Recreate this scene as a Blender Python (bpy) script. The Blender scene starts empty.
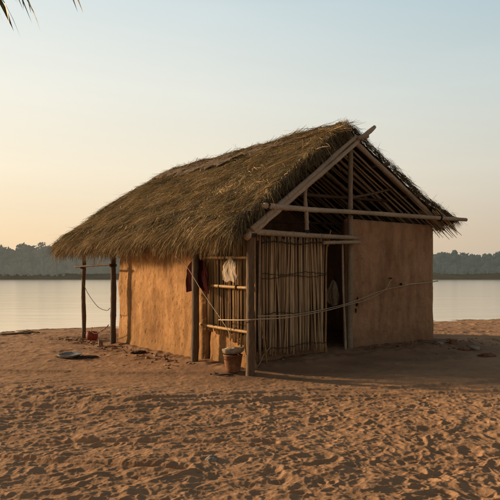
import bpy, math, random
import numpy as np
from mathutils import Vector
random.seed(7); RNG = np.random.default_rng(7)
scene = bpy.context.scene
COL = scene.collection
R = math.radians
S = 1.5                                   # eye height in metres; hut plan is measured in this unit
UX, UY, VX, VY, OY = 0.811, 0.585, -0.585, 0.811, 5.94

def W(u, v, z):                            # hut plan (across, along, up) -> world metres
    return ((UX*u + VX*v)*S, (OY + UY*u + VY*v)*S, z*S)
def lin(r, g, b):
    f = lambda c: (c/255/12.92) if c/255 <= .04045 else ((c/255+.055)/1.055)**2.4
    return (f(r), f(g), f(b), 1)

# ------------------------------------------------------------------ noise
def _hash(ix, iy, seed):
    h = (ix.astype(np.int64)*374761393 + iy.astype(np.int64)*668265263 + seed*1442695041) & 0xffffffff
    h = ((h ^ (h >> 13))*1274126177) & 0xffffffff
    h = ((h ^ (h >> 16))*2246822519) & 0xffffffff
    return ((h ^ (h >> 15)) & 0xffffff)/float(0xffffff)
def vnoise(x, y, seed=0):                  # gradient noise, about -1..1
    x = np.asarray(x, float); y = np.asarray(y, float)
    ix = np.floor(x); iy = np.floor(y); fx = x-ix; fy = y-iy
    ux = fx*fx*fx*(fx*(fx*6-15)+10); uy = fy*fy*fy*(fy*(fy*6-15)+10)
    out = 0
    for dx in (0, 1):
        for dy in (0, 1):
            a = _hash(ix+dx, iy+dy, seed)*2*math.pi
            g = np.cos(a)*(fx-dx) + np.sin(a)*(fy-dy)
            out = out + g*(ux if dx else 1-ux)*(uy if dy else 1-uy)
    return out*1.5
def fbm(x, y, seed=0, n=4, gain=.5):
    s = 0; a = 1.0
    for i in range(n):
        s = s + a*vnoise(x*2**i, y*2**i, seed+i*17); a *= gain
    return s
def dents(x, y, cell, seed, smin=.25, smax=.5, asp=1.7):      # footprint-like pits with rims
    gx = np.floor(x/cell); gy = np.floor(y/cell); out = np.zeros_like(x)
    for dx in (-1, 0, 1):
        for dy in (-1, 0, 1):
            cx = gx+dx; cy = gy+dy
            px = (cx+.1+.8*_hash(cx, cy, seed))*cell; py = (cy+.1+.8*_hash(cx, cy, seed+1))*cell
            an = _hash(cx, cy, seed+2)*math.pi*2; sz = cell*(smin+(smax-smin)*_hash(cx, cy, seed+3))
            dp = .4+.9*_hash(cx, cy, seed+4)
            ca = np.cos(an); sa = np.sin(an)
            lx = ((x-px)*ca+(y-py)*sa)/(sz*asp**.5); ly = (-(x-px)*sa+(y-py)*ca)/(sz/asp**.5)
            d2 = lx*lx+ly*ly
            out += dp*(-np.exp(-d2*d2*1.2) + .55*np.exp(-((np.sqrt(d2)-1.25)/.3)**2)*(1+.5*lx))
    return out

# ------------------------------------------------------------------ mesh helpers
class MB:
    def __init__(s): s.v = []; s.f = []; s.c = []; s.n = 0
    def add(s, verts, faces, tint=.5):
        verts = [tuple(p) for p in verts]
        s.v += verts; s.f += [tuple(i+s.n for i in f) for f in faces]
        if isinstance(tint, (int, float)): s.c += [tint]*len(verts)
        else: s.c += list(tint)
        s.n += len(verts); return s
def tag(o, label=None, cat=None, group=None, kind=None):
    if label: o['label'] = label
    if cat: o['category'] = cat
    if group: o['group'] = group
    if kind: o['kind'] = kind
    return o
def finish(name, verts, faces, mat, parent=None, base=(0, 0, 0), smooth=True, tint=None):
    """verts are world coordinates; the object stands at base (or inherits its parent's)"""
    V = np.array(verts, dtype=np.float64).reshape(-1, 3)
    org = np.array(base if parent is None else parent['_base'])
    V = V-org
    me = bpy.data.meshes.new(name)
    F = faces
    if isinstance(F, np.ndarray):
        me.vertices.add(len(V)); me.vertices.foreach_set('co', V.astype(np.float32).ravel())
        nf, k = F.shape
        me.loops.add(nf*k); me.loops.foreach_set('vertex_index', F.astype(np.int32).ravel())
        me.polygons.add(nf)
        me.polygons.foreach_set('loop_start', np.arange(0, nf*k, k, dtype=np.int32))
        me.polygons.foreach_set('loop_total', np.full(nf, k, dtype=np.int32))
        me.update(calc_edges=True)
    else:
        me.from_pydata([tuple(p) for p in V], [], F); me.update()
    me.validate()
    me.polygons.foreach_set('use_smooth', [smooth]*len(me.polygons))
    if tint is not None:
        at = me.attributes.new('tint', 'FLOAT', 'POINT'); at.data.foreach_set('value', np.array(tint, dtype=np.float32))
    me.materials.append(mat)
    o = bpy.data.objects.new(name, me); COL.objects.link(o)
    if parent is None: o.location = base
    else: o.parent = parent
    o['_base'] = tuple(float(c) for c in org)
    return o
def build(name, mb, mat, parent=None, base=(0, 0, 0), smooth=True):
    return finish(name, mb.v, mb.f, mat, parent, base, smooth, mb.c)
def empty(name, loc):
    o = bpy.data.objects.new(name, None); o.empty_display_size = .2
    COL.objects.link(o); o.location = loc; o['_base'] = tuple(float(c) for c in loc); return o

def tube(mb, pts, rad, n=8, tint=.5, rough=0., caps=True, knots=0, seed=0):
    pts = [Vector(p) for p in pts]; m = len(pts)
    rr = rad if isinstance(rad, (list, tuple)) else [rad]*m
    rnd = random.Random(seed+int(1e3*abs(pts[0].x+pts[-1].z)))
    verts = []; prev = None
    for i, p in enumerate(pts):
        d = (pts[min(i+1, m-1)]-pts[max(i-1, 0)]).normalized()
        if prev is None:
            a = Vector((0, 0, 1)) if abs(d.z) < .9 else Vector((1, 0, 0))
            x = d.cross(a).normalized()
        else: x = (prev-d*prev.dot(d)).normalized()
        prev = x; y = d.cross(x)
        r = rr[i]
        for k in range(n):
            a = 2*math.pi*k/n; q = r*(1+rough*rnd.uniform(-1, 1))
            verts.append(p+(x*math.cos(a)+y*math.sin(a))*q)
    F = [(i*n+k, i*n+(k+1) % n, (i+1)*n+(k+1) % n, (i+1)*n+k) for i in range(m-1) for k in range(n)]
    if caps: F += [tuple(range(n))[::-1], tuple((m-1)*n+k for k in range(n))]
    mb.add(verts, F, tint)
def wob(a, b, n, amp, seed=0):             # slightly crooked line
    rnd = random.Random(seed); a = Vector(a); b = Vector(b)
    ph = [rnd.uniform(0, 6.28) for _ in range(4)]; out = []
    for i in range(n+1):
        t = i/n; e = math.sin(math.pi*t)
        o = Vector((math.sin(3.1*t+ph[0])*.6+math.sin(8*t+ph[1])*.3, math.sin(3.7*t+ph[2])*.6+math.sin(9*t+ph[3])*.3, math.sin(4*t+ph[1])*.4))
        out.append(a.lerp(b, t)+o*amp*(.3+.7*e))
    return out
def curve(pts, n=8):                       # catmull-rom through points
    P = [Vector(p) for p in pts]; P = [P[0]*2-P[1]]+P+[P[-1]*2-P[-2]]; out = []
    for i in range(1, len(P)-2):
        for k in range(n):
            t = k/n
            out.append(.5*((2*P[i])+(P[i+1]-P[i-1])*t+(2*P[i-1]-5*P[i]+4*P[i+1]-P[i+2])*t*t+(-P[i-1]+3*P[i]-3*P[i+1]+P[i+2])*t**3))
    out.append(P[-2]); return out
def pole(pts, r, n=9, rough=.1, seed=0, nodes=0, tint=.5, mb=None):
    mb = mb or MB(); m = len(pts)
    r0, r1 = r if isinstance(r, tuple) else (r, r)
    rnd = random.Random(seed)
    rr = [(r0+(r1-r0)*i/(m-1))*(1+rnd.uniform(-rough, rough)*.5) for i in range(m)]
    tube(mb, pts, rr, n, tint, rough*.5, seed=seed)
    if nodes:                              # bamboo joints
        P = [Vector(p) for p in pts]
        for k in range(nodes):
            t = (k+.5)/nodes*(m-1); i = int(t); f = t-i
            c = P[i].lerp(P[min(i+1, m-1)], f); d = (P[min(i+1, m-1)]-P[i]).normalized()
            q = rr[i]
            tube(mb, [c-d*q*.35, c, c+d*q*.35], [q*.98, q*1.17, q*.98], n, tint-.12, 0, False)
    return mb
def lathe(mb, prof, c, n=24, tint=.5, wobble=0., axis_tilt=(0, 0)):
    verts = []; rnd = random.Random(3)
    w = [rnd.uniform(-1, 1)*wobble for _ in range(n)]
    for r, z in prof:
        for k in range(n):
            a = 2*math.pi*k/n; q = r*(1+w[k]*.5+w[(k*3) % n]*.3)
            x = q*math.cos(a); y = q*math.sin(a)
            verts.append((c[0]+x, c[1]+y, c[2]+z+x*axis_tilt[0]+y*axis_tilt[1]))
    m = len(prof)
    F = [(i*n+k, i*n+(k+1) % n, (i+1)*n+(k+1) % n, (i+1)*n+k) for i in range(m-1) for k in range(n)]
    F += [tuple(range(n))[::-1], tuple((m-1)*n+k for k in range(n))]
    mb.add(verts, F, tint)
def rock(mb, c, sx, sy, sz, seed=0, tint=.5, nu=14, nv=9, boxy=0., rz=0., rough=.25):
    verts = []
    for j in range(nv+1):
        th = math.pi*j/nv
        for i in range(nu):
            ph = 2*math.pi*i/nu
            x, y, z = math.sin(th)*math.cos(ph), math.sin(th)*math.sin(ph), math.cos(th)
            if boxy:
                q = max(abs(x), abs(y), abs(z)); k = (1-boxy)+boxy*.85/q
                x *= k; y *= k; z *= k
            nn = 1+rough*float(fbm(np.array([x*1.6+seed*3.1+z]), np.array([y*1.6-z*1.2+seed]), seed, 3)[0])
            X, Y = x*nn*sx, y*nn*sy
            verts.append((c[0]+X*math.cos(rz)-Y*math.sin(rz), c[1]+X*math.sin(rz)+Y*math.cos(rz), c[2]+z*nn*sz))
    F = [(j*nu+i, (j+1)*nu+i, (j+1)*nu+(i+1) % nu, j*nu+(i+1) % nu) for j in range(nv) for i in range(nu)]
    mb.add(verts, F, tint)

# ------------------------------------------------------------------ materials
def newmat(name):
    m = bpy.data.materials.new(name); m.use_nodes = True
    nt = m.node_tree; b = nt.nodes['Principled BSDF']; b.inputs['Specular IOR Level'].default_value = .25
    return m, nt, b
def N(nt, typ, **kw):
    n = nt.nodes.new(typ)
    for k, v in kw.items():
        if k in n.inputs: n.inputs[k].default_value = v
        else: setattr(n, k, v)
    return n
def ramp(nt, fac, stops, interp='LINEAR'):
    r = nt.nodes.new('ShaderNodeValToRGB'); r.color_ramp.interpolation = interp
    e = r.color_ramp.elements
    while len(e) < len(stops): e.new(.5)
    for el, (p, c) in zip(e, stops): el.position = p; el.color = c if len(c) == 4 else (*c, 1)
    nt.links.new(fac, r.inputs[0]); return r.outputs[0]
def mixc(nt, fac, a, b, blend='MIX'):
    m = nt.nodes.new('ShaderNodeMix'); m.data_type = 'RGBA'; m.blend_type = blend
    for k, s in ((0, fac), (6, a), (7, b)):
        if hasattr(s, 'links'): nt.links.new(s, m.inputs[k])
        else: m.inputs[k].default_value = s if k == 0 else (s if len(s) == 4 else (*s, 1))
    return m.outputs[2]
def mth(nt, op, a, b=0., clamp=False):
    m = nt.nodes.new('ShaderNodeMath'); m.operation = op; m.use_clamp = clamp
    for k, s in ((0, a), (1, b)):
        if hasattr(s, 'links'): nt.links.new(s, m.inputs[k])
        else: m.inputs[k].default_value = s
    return m.outputs[0]
def tex(nt, kind='noise', scale=5, detail=4, rough=.6, stretch=(1, 1, 1), rot=(0, 0, 0), coord='Object', dist=0.):
    tc = nt.nodes.new('ShaderNodeTexCoord'); mp = nt.nodes.new('ShaderNodeMapping')
    mp.inputs['Scale'].default_value = stretch; mp.inputs['Rotation'].default_value = rot
    nt.links.new(tc.outputs[coord], mp.inputs[0])
    if kind == 'noise':
        t = N(nt, 'ShaderNodeTexNoise', Scale=scale, Detail=detail, Roughness=rough, Distortion=dist)
    else:
        t = N(nt, 'ShaderNodeTexVoronoi', Scale=scale)
    nt.links.new(mp.outputs[0], t.inputs['Vector'])
    return t.outputs['Distance'] if kind == 'voronoi' else t.outputs['Fac']
def bump(nt, b, h, strength=.5, dist=.01, prev=None):
    n = N(nt, 'ShaderNodeBump', Strength=strength, Distance=dist)
    nt.links.new(h, n.inputs['Height'])
    if prev is not None: nt.links.new(prev, n.inputs['Normal'])
    if b is not None: nt.links.new(n.outputs[0], b.inputs['Normal'])
    return n.outputs[0]
def attr(nt, name='tint'):
    a = nt.nodes.new('ShaderNodeAttribute'); a.attribute_name = name; return a.outputs['Fac']
def fibre(name, c0, c1, c2, rough=.8, stretch=(8, 8, 1), scale=6, grime=.4, bmp=.4):
    """tinted plant material: wood, bamboo, straw"""
    m, nt, b = newmat(name)
    col = ramp(nt, attr(nt), [(0, c0), (.5, c1), (1, c2)])
    n1 = tex(nt, scale=scale, stretch=stretch, detail=6)
    col = mixc(nt, mth(nt, 'MULTIPLY', ramp(nt, n1, [(.35, (1, 1, 1)), (.65, (0, 0, 0))]), grime), col, (c0[0]*.4, c0[1]*.4, c0[2]*.4), 'MIX')
    n2 = tex(nt, scale=1.6, detail=3)
    col = mixc(nt, .5, col, ramp(nt, n2, [(.3, (.55, .55, .55)), (.7, (1.25, 1.2, 1.15))]), 'MULTIPLY')
    nt.links.new(col, b.inputs['Base Color']); b.inputs['Roughness'].default_value = rough
    bump(nt, b, n1, bmp, .01)
    return m

M = {}
M['post'] = fibre('weathered_wood', (.07, .05, .036), (.17, .12, .08), (.28, .20, .135), stretch=(9, 9, .8), scale=9, grime=.6, bmp=.8)
M['greypole'] = fibre('grey_pole_wood', (.18, .14, .105), (.44, .36, .27), (.62, .52, .40), stretch=(3, 3, 3), scale=7, grime=.3, bmp=.6)
M['bamboo'] = fibre('golden_bamboo', (.16, .09, .035), (.36, .22, .09), (.5, .34, .15), rough=.55, stretch=(3, 3, 3), scale=6, grime=.4)
M['slat'] = fibre('split_bamboo', (.26, .185, .11), (.60, .435, .26), (.80, .62, .41), rough=.7, stretch=(14, 14, .7), scale=5, grime=.5)
M['sunslat'] = fibre('sunlit_split_bamboo', (.12, .07, .03), (.36, .23, .105), (.56, .38, .19), rough=.7, stretch=(14, 14, .7), scale=5, grime=.5)  # sunlit copy of the split bamboo, golden sunlight put into its colour
M['binding'] = fibre('dark_binding', (.02, .015, .01), (.05, .035, .024), (.1, .07, .05), stretch=(3, 3, 3))
M['rope'] = fibre('pale_rope', (.25, .2, .14), (.55, .46, .33), (.75, .66, .5), stretch=(3, 3, 3), scale=30)
M['cord'] = fibre('dark_cord', (.02, .015, .012), (.05, .04, .03), (.08, .06, .045), stretch=(3, 3, 3))

def thatch_mat(name, green=True, k=1.):
    m, nt, b = newmat(name)
    st = [(0, (.030*k, .023*k, .013*k)), (.3, (.078*k, .060*k, .032*k)), (.55, (.13*k, .102*k, .056*k)), (.8, (.20*k, .155*k, .085*k)), (1, (.33*k, .25*k, .135*k))]
    col = ramp(nt, attr(nt), st)
    if green:
        n = tex(nt, scale=1.6, detail=5, rough=.7)
        col = mixc(nt, ramp(nt, n, [(.52, (0, 0, 0)), (.75, (.4, .4, .4))]), col, (.095*k, .088*k, .036*k))
    nt.links.new(col, b.inputs['Base Color']); b.inputs['Roughness'].default_value = .8
    b.inputs['Specular IOR Level'].default_value = .15
    return m
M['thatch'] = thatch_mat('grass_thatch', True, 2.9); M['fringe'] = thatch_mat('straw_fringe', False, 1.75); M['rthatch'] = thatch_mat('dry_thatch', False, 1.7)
m, nt, b = newmat('thatch_underlay')
n1 = tex(nt, scale=14, detail=6, stretch=(1, 1, 1))
nt.links.new(ramp(nt, n1, [(.3, (.015, .011, .006)), (.7, (.07, .05, .026))]), b.inputs['Base Color']); b.inputs['Roughness'].default_value = .9
bump(nt, b, n1, 1, .03); M['under'] = m
m, nt, b = newmat('ridge_matting')
n1 = tex(nt, scale=7, detail=6, stretch=(1, 1, 3)); n2 = tex(nt, scale=60, detail=3)
c = ramp(nt, n1, [(.3, (.07, .05, .033)), (.5, (.15, .11, .075)), (.7, (.25, .19, .135))])
c = mixc(nt, .4, c, ramp(nt, n2, [(.35, (.4, .4, .4)), (.65, (1.2, 1.2, 1.2))]), 'MULTIPLY')
nt.links.new(c, b.inputs['Base Color']); b.inputs['Roughness'].default_value = .85
bump(nt, b, n2, .8, .02, bump(nt, None, n1, .7, .06)); M['mat'] = m

def mud(name, base, dark, light, chips=True):
    m, nt, b = newmat(name)
    big = tex(nt, scale=1.1, detail=5, rough=.6); mid = tex(nt, scale=7, detail=6, rough=.65, dist=.4)
    fine = tex(nt, scale=55, detail=5, rough=.7)
    col = ramp(nt, big, [(.3, dark), (.5, base), (.72, light)])
    col = mixc(nt, .55, col, ramp(nt, mid, [(.3, (.62, .6, .58)), (.5, (1, 1, 1)), (.75, (1.18, 1.16, 1.12))]), 'MULTIPLY')
    vert = tex(nt, scale=3.5, detail=5, stretch=(1, 1, .22))
    col = mixc(nt, .6, col, ramp(nt, vert, [(.38, (.5, .46, .43)), (.56, (1, 1, 1))]), 'MULTIPLY')
    col = mixc(nt, .35, col, ramp(nt, fine, [(.3, (.6, .6, .6)), (.65, (1.2, 1.2, 1.2))]), 'MULTIPLY')
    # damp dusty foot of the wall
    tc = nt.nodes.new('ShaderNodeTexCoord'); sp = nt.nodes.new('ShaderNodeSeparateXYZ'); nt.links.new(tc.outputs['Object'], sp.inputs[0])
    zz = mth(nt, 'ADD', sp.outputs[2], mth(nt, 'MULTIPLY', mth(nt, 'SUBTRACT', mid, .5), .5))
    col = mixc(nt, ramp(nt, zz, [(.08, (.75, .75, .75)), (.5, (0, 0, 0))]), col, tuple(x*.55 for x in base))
    hsum = mth(nt, 'ADD', mth(nt, 'MULTIPLY', mid, 1.), mth(nt, 'MULTIPLY', fine, .3))
    if chips:
        v = tex(nt, scale=17, detail=4, rough=.55, stretch=(1, 1, .6), dist=.5)
        ch = ramp(nt, v, [(.63, (0, 0, 0)), (.655, (1, 1, 1))])
        col = mixc(nt, mth(nt, 'MULTIPLY', ch, .55), col, tuple(x*.4 for x in base))
        hsum = mth(nt, 'SUBTRACT', hsum, mth(nt, 'MULTIPLY', ch, .6))
    # hair cracks
    vo = nt.nodes.new('ShaderNodeTexVoronoi'); vo.feature = 'DISTANCE_TO_EDGE'; vo.inputs['Scale'].default_value = 1.5
    nz = N(nt, 'ShaderNodeTexNoise', Scale=2.2, Detail=5.); ad = nt.nodes.new('ShaderNodeVectorMath'); ad.operation = 'ADD'
    nt.links.new(tc.outputs['Object'], nz.inputs['Vector']); nt.links.new(tc.outputs['Object'], ad.inputs[0]); nt.links.new(nz.outputs['Color'], ad.inputs[1])
    nt.links.new(ad.outputs[0], vo.inputs['Vector'])
    cr = mth(nt, 'MULTIPLY', ramp(nt, vo.outputs['Distance'], [(.0, (1, 1, 1)), (.012, (0, 0, 0))]), ramp(nt, big, [(.5, (0, 0, 0)), (.6, (.5, .5, .5))]))
    col = mixc(nt, cr, col, tuple(x*.3 for x in base))
    nt.links.new(col, b.inputs['Base Color']); b.inputs['Roughness'].default_value = .93; b.inputs['Specular IOR Level'].default_value = .1
    bump(nt, b, hsum, .75, .022); return m
M['mud'] = mud('ochre_mud', (.45, .262, .116), (.31, .172, .076), (.52, .315, .15))
M['mudshade'] = mud('shaded_mud', (.43, .265, .16), (.35, .21, .12), (.48, .30, .185), chips=False)  # browner copy of the mud, colour toned for the walls in shade

# sand
m, nt, b = newmat('sand')
big = tex(nt, scale=.5, detail=5); mid = tex(nt, scale=5, detail=6, rough=.7); fine = tex(nt, scale=70, detail=6, rough=.75)
col = ramp(nt, big, [(.3, (.31, .196, .117)), (.5, (.39, .247, .149)), (.7, (.455, .291, .178))])
col = mixc(nt, .5, col, ramp(nt, mid, [(.3, (.7, .68, .66)), (.5, (1, 1, 1)), (.7, (1.15, 1.14, 1.12))]), 'MULTIPLY')
col = mixc(nt, .45, col, ramp(nt, fine, [(.3, (.6, .6, .6)), (.7, (1.3, 1.3, 1.3))]), 'MULTIPLY')
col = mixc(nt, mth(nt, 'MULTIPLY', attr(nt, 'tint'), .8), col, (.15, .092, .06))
nt.links.new(col, b.inputs['Base Color']); b.inputs['Roughness'].default_value = .95; b.inputs['Specular IOR Level'].default_value = .08
bump(nt, b, fine, .6, .006, bump(nt, None, mid, .55, .02)); M['sand'] = m

# water
m, nt, b = newmat('lake_water')
b.inputs['Base Color'].default_value = (.86, .75, .60, 1); b.inputs['Roughness'].default_value = .18; b.inputs['Metallic'].default_value = .85
b.inputs['Specular IOR Level'].default_value = .5; b.inputs['IOR'].default_value = 1.33
w1 = tex(nt, scale=1.2, detail=4, stretch=(.35, 1, 1)); w2 = tex(nt, scale=.12, detail=3, stretch=(.25, 1, 1))
w3 = tex(nt, scale=5, detail=4, stretch=(.3, 1, 1)); bump(nt, b, w3, .10, .012, bump(nt, None, w1, .16, .05, bump(nt, None, w2, .12, .35))); M['water'] = m

def plain(name, c, rough=.7, var=.35, scale=20, metal=0., bm=.3, coat=0.):
    m, nt, b = newmat(name)
    n = tex(nt, scale=scale, detail=6, rough=.65); n2 = tex(nt, scale=scale*.25, detail=4)
    col = mixc(nt, 1., c, ramp(nt, n, [(.3, (1-var,)*3), (.7, (1+var*.5,)*3)]), 'MULTIPLY')
    col = mixc(nt, .6, col, ramp(nt, n2, [(.35, (1-var, (1-var)*.97, (1-var)*.93)), (.65, (1.1,)*3)]), 'MULTIPLY')
    nt.links.new(col, b.inputs['Base Color']); b.inputs['Roughness'].default_value = rough; b.inputs['Metallic'].default_value = metal
    bump(nt, b, n, bm, .006); return m
M['whitecloth'] = plain('off_white_cloth', (.42, .36, .28), .9, .2, 18)
M['redcloth'] = plain('dark_red_cloth', (.028, .005, .005), 1., .5, 9)
M['redcloth'].node_tree.nodes['Principled BSDF'].inputs['Specular IOR Level'].default_value = .03
M['terracotta'] = plain('terracotta', (.25, .115, .055), .75, .5, 14)
M['rag'] = plain('grey_rag', (.30, .26, .20), .9, .4, 14)
M['redplastic'] = plain('faded_red_plastic', (.24, .05, .028), .6, .5, 12)
M['tin'] = plain('dull_tin', (.26, .20, .13), .6, .5, 20)
M['enamel'] = plain('grey_enamel', (.30, .31, .32), .5, .45, 12)
M['darkrag'] = plain('dark_cloth_heap', (.05, .036, .028), .95, .6, 12)
M['stone'] = plain('pale_stone', (.34, .29, .24), .9, .4, 14)
M['brick'] = plain('worn_brick', (.26, .12, .07), .9, .4, 20)
M['wood'] = M['greypole']

# ------------------------------------------------------------------ sky
az = Vector((-.94, .34, 0)).normalized(); SUN_EL = 14.
wd = bpy.data.worlds.new('World'); scene.world = wd; wd.use_nodes = True; nt = wd.node_tree
bg = nt.nodes['Background']
tc = nt.nodes.new('ShaderNodeTexCoord'); sp = nt.nodes.new('ShaderNodeSeparateXYZ'); nt.links.new(tc.outputs['Generated'], sp.inputs[0])
z = sp.outputs[2]
zenL = (.20, .21, .22); 
sunside = ramp(nt, z, [(0, lin(236, 206, 168)), (.06, lin(248, 220, 180)), (.17, lin(251, 238, 212)), (.29, lin(242, 240, 228)), (.41, lin(224, 232, 231)), (.6, (.24, .25, .24)), (1, (.06, .065, .07))])
offside = ramp(nt, z, [(0, lin(190, 176, 158)), (.06, lin(202, 186, 166)), (.17, lin(209, 206, 194)), (.29, lin(196, 207, 206)), (.41, lin(170, 194, 203)), (.6, (.15, .18, .19)), (1, (.06, .065, .07))])
back = ramp(nt, z, [(0, (.37, .29, .215)), (.15, (.36, .30, .24)), (.5, (.14, .14, .135)), (1, (.06, .065, .07))])
# left-right across the frame, then behind the camera
fx = ramp(nt, mth(nt, 'ADD', mth(nt, 'MULTIPLY', sp.outputs[0], .5), .5), [(.28, (1, 1, 1)), (.46, (.72, .72, .72)), (.74, (0, 0, 0))])
fy = ramp(nt, mth(nt, 'ADD', mth(nt, 'MULTIPLY', sp.outputs[1], .5), .5), [(.45, (1, 1, 1)), (.85, (0, 0, 0))])
colr = mixc(nt, fx, offside, sunside)
bk = mth(nt, 'MULTIPLY', fy, mth(nt, 'SUBTRACT', 1., mth(nt, 'MULTIPLY', fx, .35)))
colr = mixc(nt, bk, colr, back)
sky = nt.nodes.new('ShaderNodeTexSky'); sky.sky_type = 'NISHITA'; sky.sun_disc = False
sky.sun_elevation = R(SUN_EL); sky.sun_rotation = math.atan2(az.x, az.y); sky.dust_density = 4; sky.air_density = 1.2
ns = mixc(nt, 1., sky.outputs[0], (.006, .006, .006), 'MULTIPLY')
# thin high cloud streaks
cl = N(nt, 'ShaderNodeTexNoise', Scale=2.2, Detail=6., Roughness=.55); mp = nt.nodes.new('ShaderNodeMapping'); mp.inputs['Scale'].default_value = (1, 1, 7)
nt.links.new(tc.outputs['Generated'], mp.inputs[0]); nt.links.new(mp.outputs[0], cl.inputs['Vector'])
colr = mixc(nt, 1., colr, ramp(nt, cl.outputs['Fac'], [(.35, (.985, .985, .985)), (.7, (1.02, 1.015, 1.01))]), 'MULTIPLY')
fin = mixc(nt, 1., colr, ns, 'ADD')
nt.links.new(fin, bg.inputs[0]); bg.inputs[1].default_value = 1.0
sd = bpy.data.lights.new('sun', 'SUN'); sd.energy = 6.3; sd.angle = R(3.5); sd.color = (1, .655, .365)
so = bpy.data.objects.new('sun', sd); COL.objects.link(so)
dirv = Vector((az.x*math.cos(R(SUN_EL)), az.y*math.cos(R(SUN_EL)), math.sin(R(SUN_EL))))
so.rotation_euler = dirv.to_track_quat('Z', 'Y').to_euler(); so.location = (-20, 8, 6)

# ------------------------------------------------------------------ camera
cd = bpy.data.cameras.new('camera'); cam = bpy.data.objects.new('camera', cd); COL.objects.link(cam)
cam.location = (0, 0, S); cam.rotation_euler = (R(90), 0, 0)
cd.sensor_width = 36; cd.lens = 36*600/500; cd.shift_y = 26/500; cd.clip_end = 6000; cd.clip_start = .05
scene.camera = cam
scene.view_settings.view_transform = 'Standard'; scene.view_settings.look = 'None'; scene.view_settings.exposure = 0
scene.render.resolution_x = 1024; scene.render.resolution_y = 1024

# ------------------------------------------------------------------ ground
def shore(x):
    return np.interp(x, [-60, -9, -7.7, -5.1, -2, 6.5, 12, 60], [10, 17.7, 18.6, 20.4, 21.6, 23.7, 24.2, 26]) + .25*vnoise(x*.5, x*0+3., 5)
def smooth(a, b, x):
    t = np.clip((x-a)/(b-a), 0, 1); return t*t*(3-2*t)
def plan(x, y):
    x = x/S; y = y/S-OY
    return UX*x+UY*y, VX*x+VY*y
def track(x, y, pts, w, seed):
    """signed depth of a shallow drag rut along a polyline"""
    best = np.full_like(x, 9.)
    for (ax, ay), (bx, by) in zip(pts[:-1], pts[1:]):
        dx, dy = bx-ax, by-ay; t = np.clip(((x-ax)*dx+(y-ay)*dy)/(dx*dx+dy*dy), 0, 1)
        best = np.minimum(best, np.hypot(x-ax-t*dx, y-ay-t*dy))
    q = best/w
    return -np.exp(-q*q)+.5*np.exp(-((q-1.8)/.6)**2)
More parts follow.
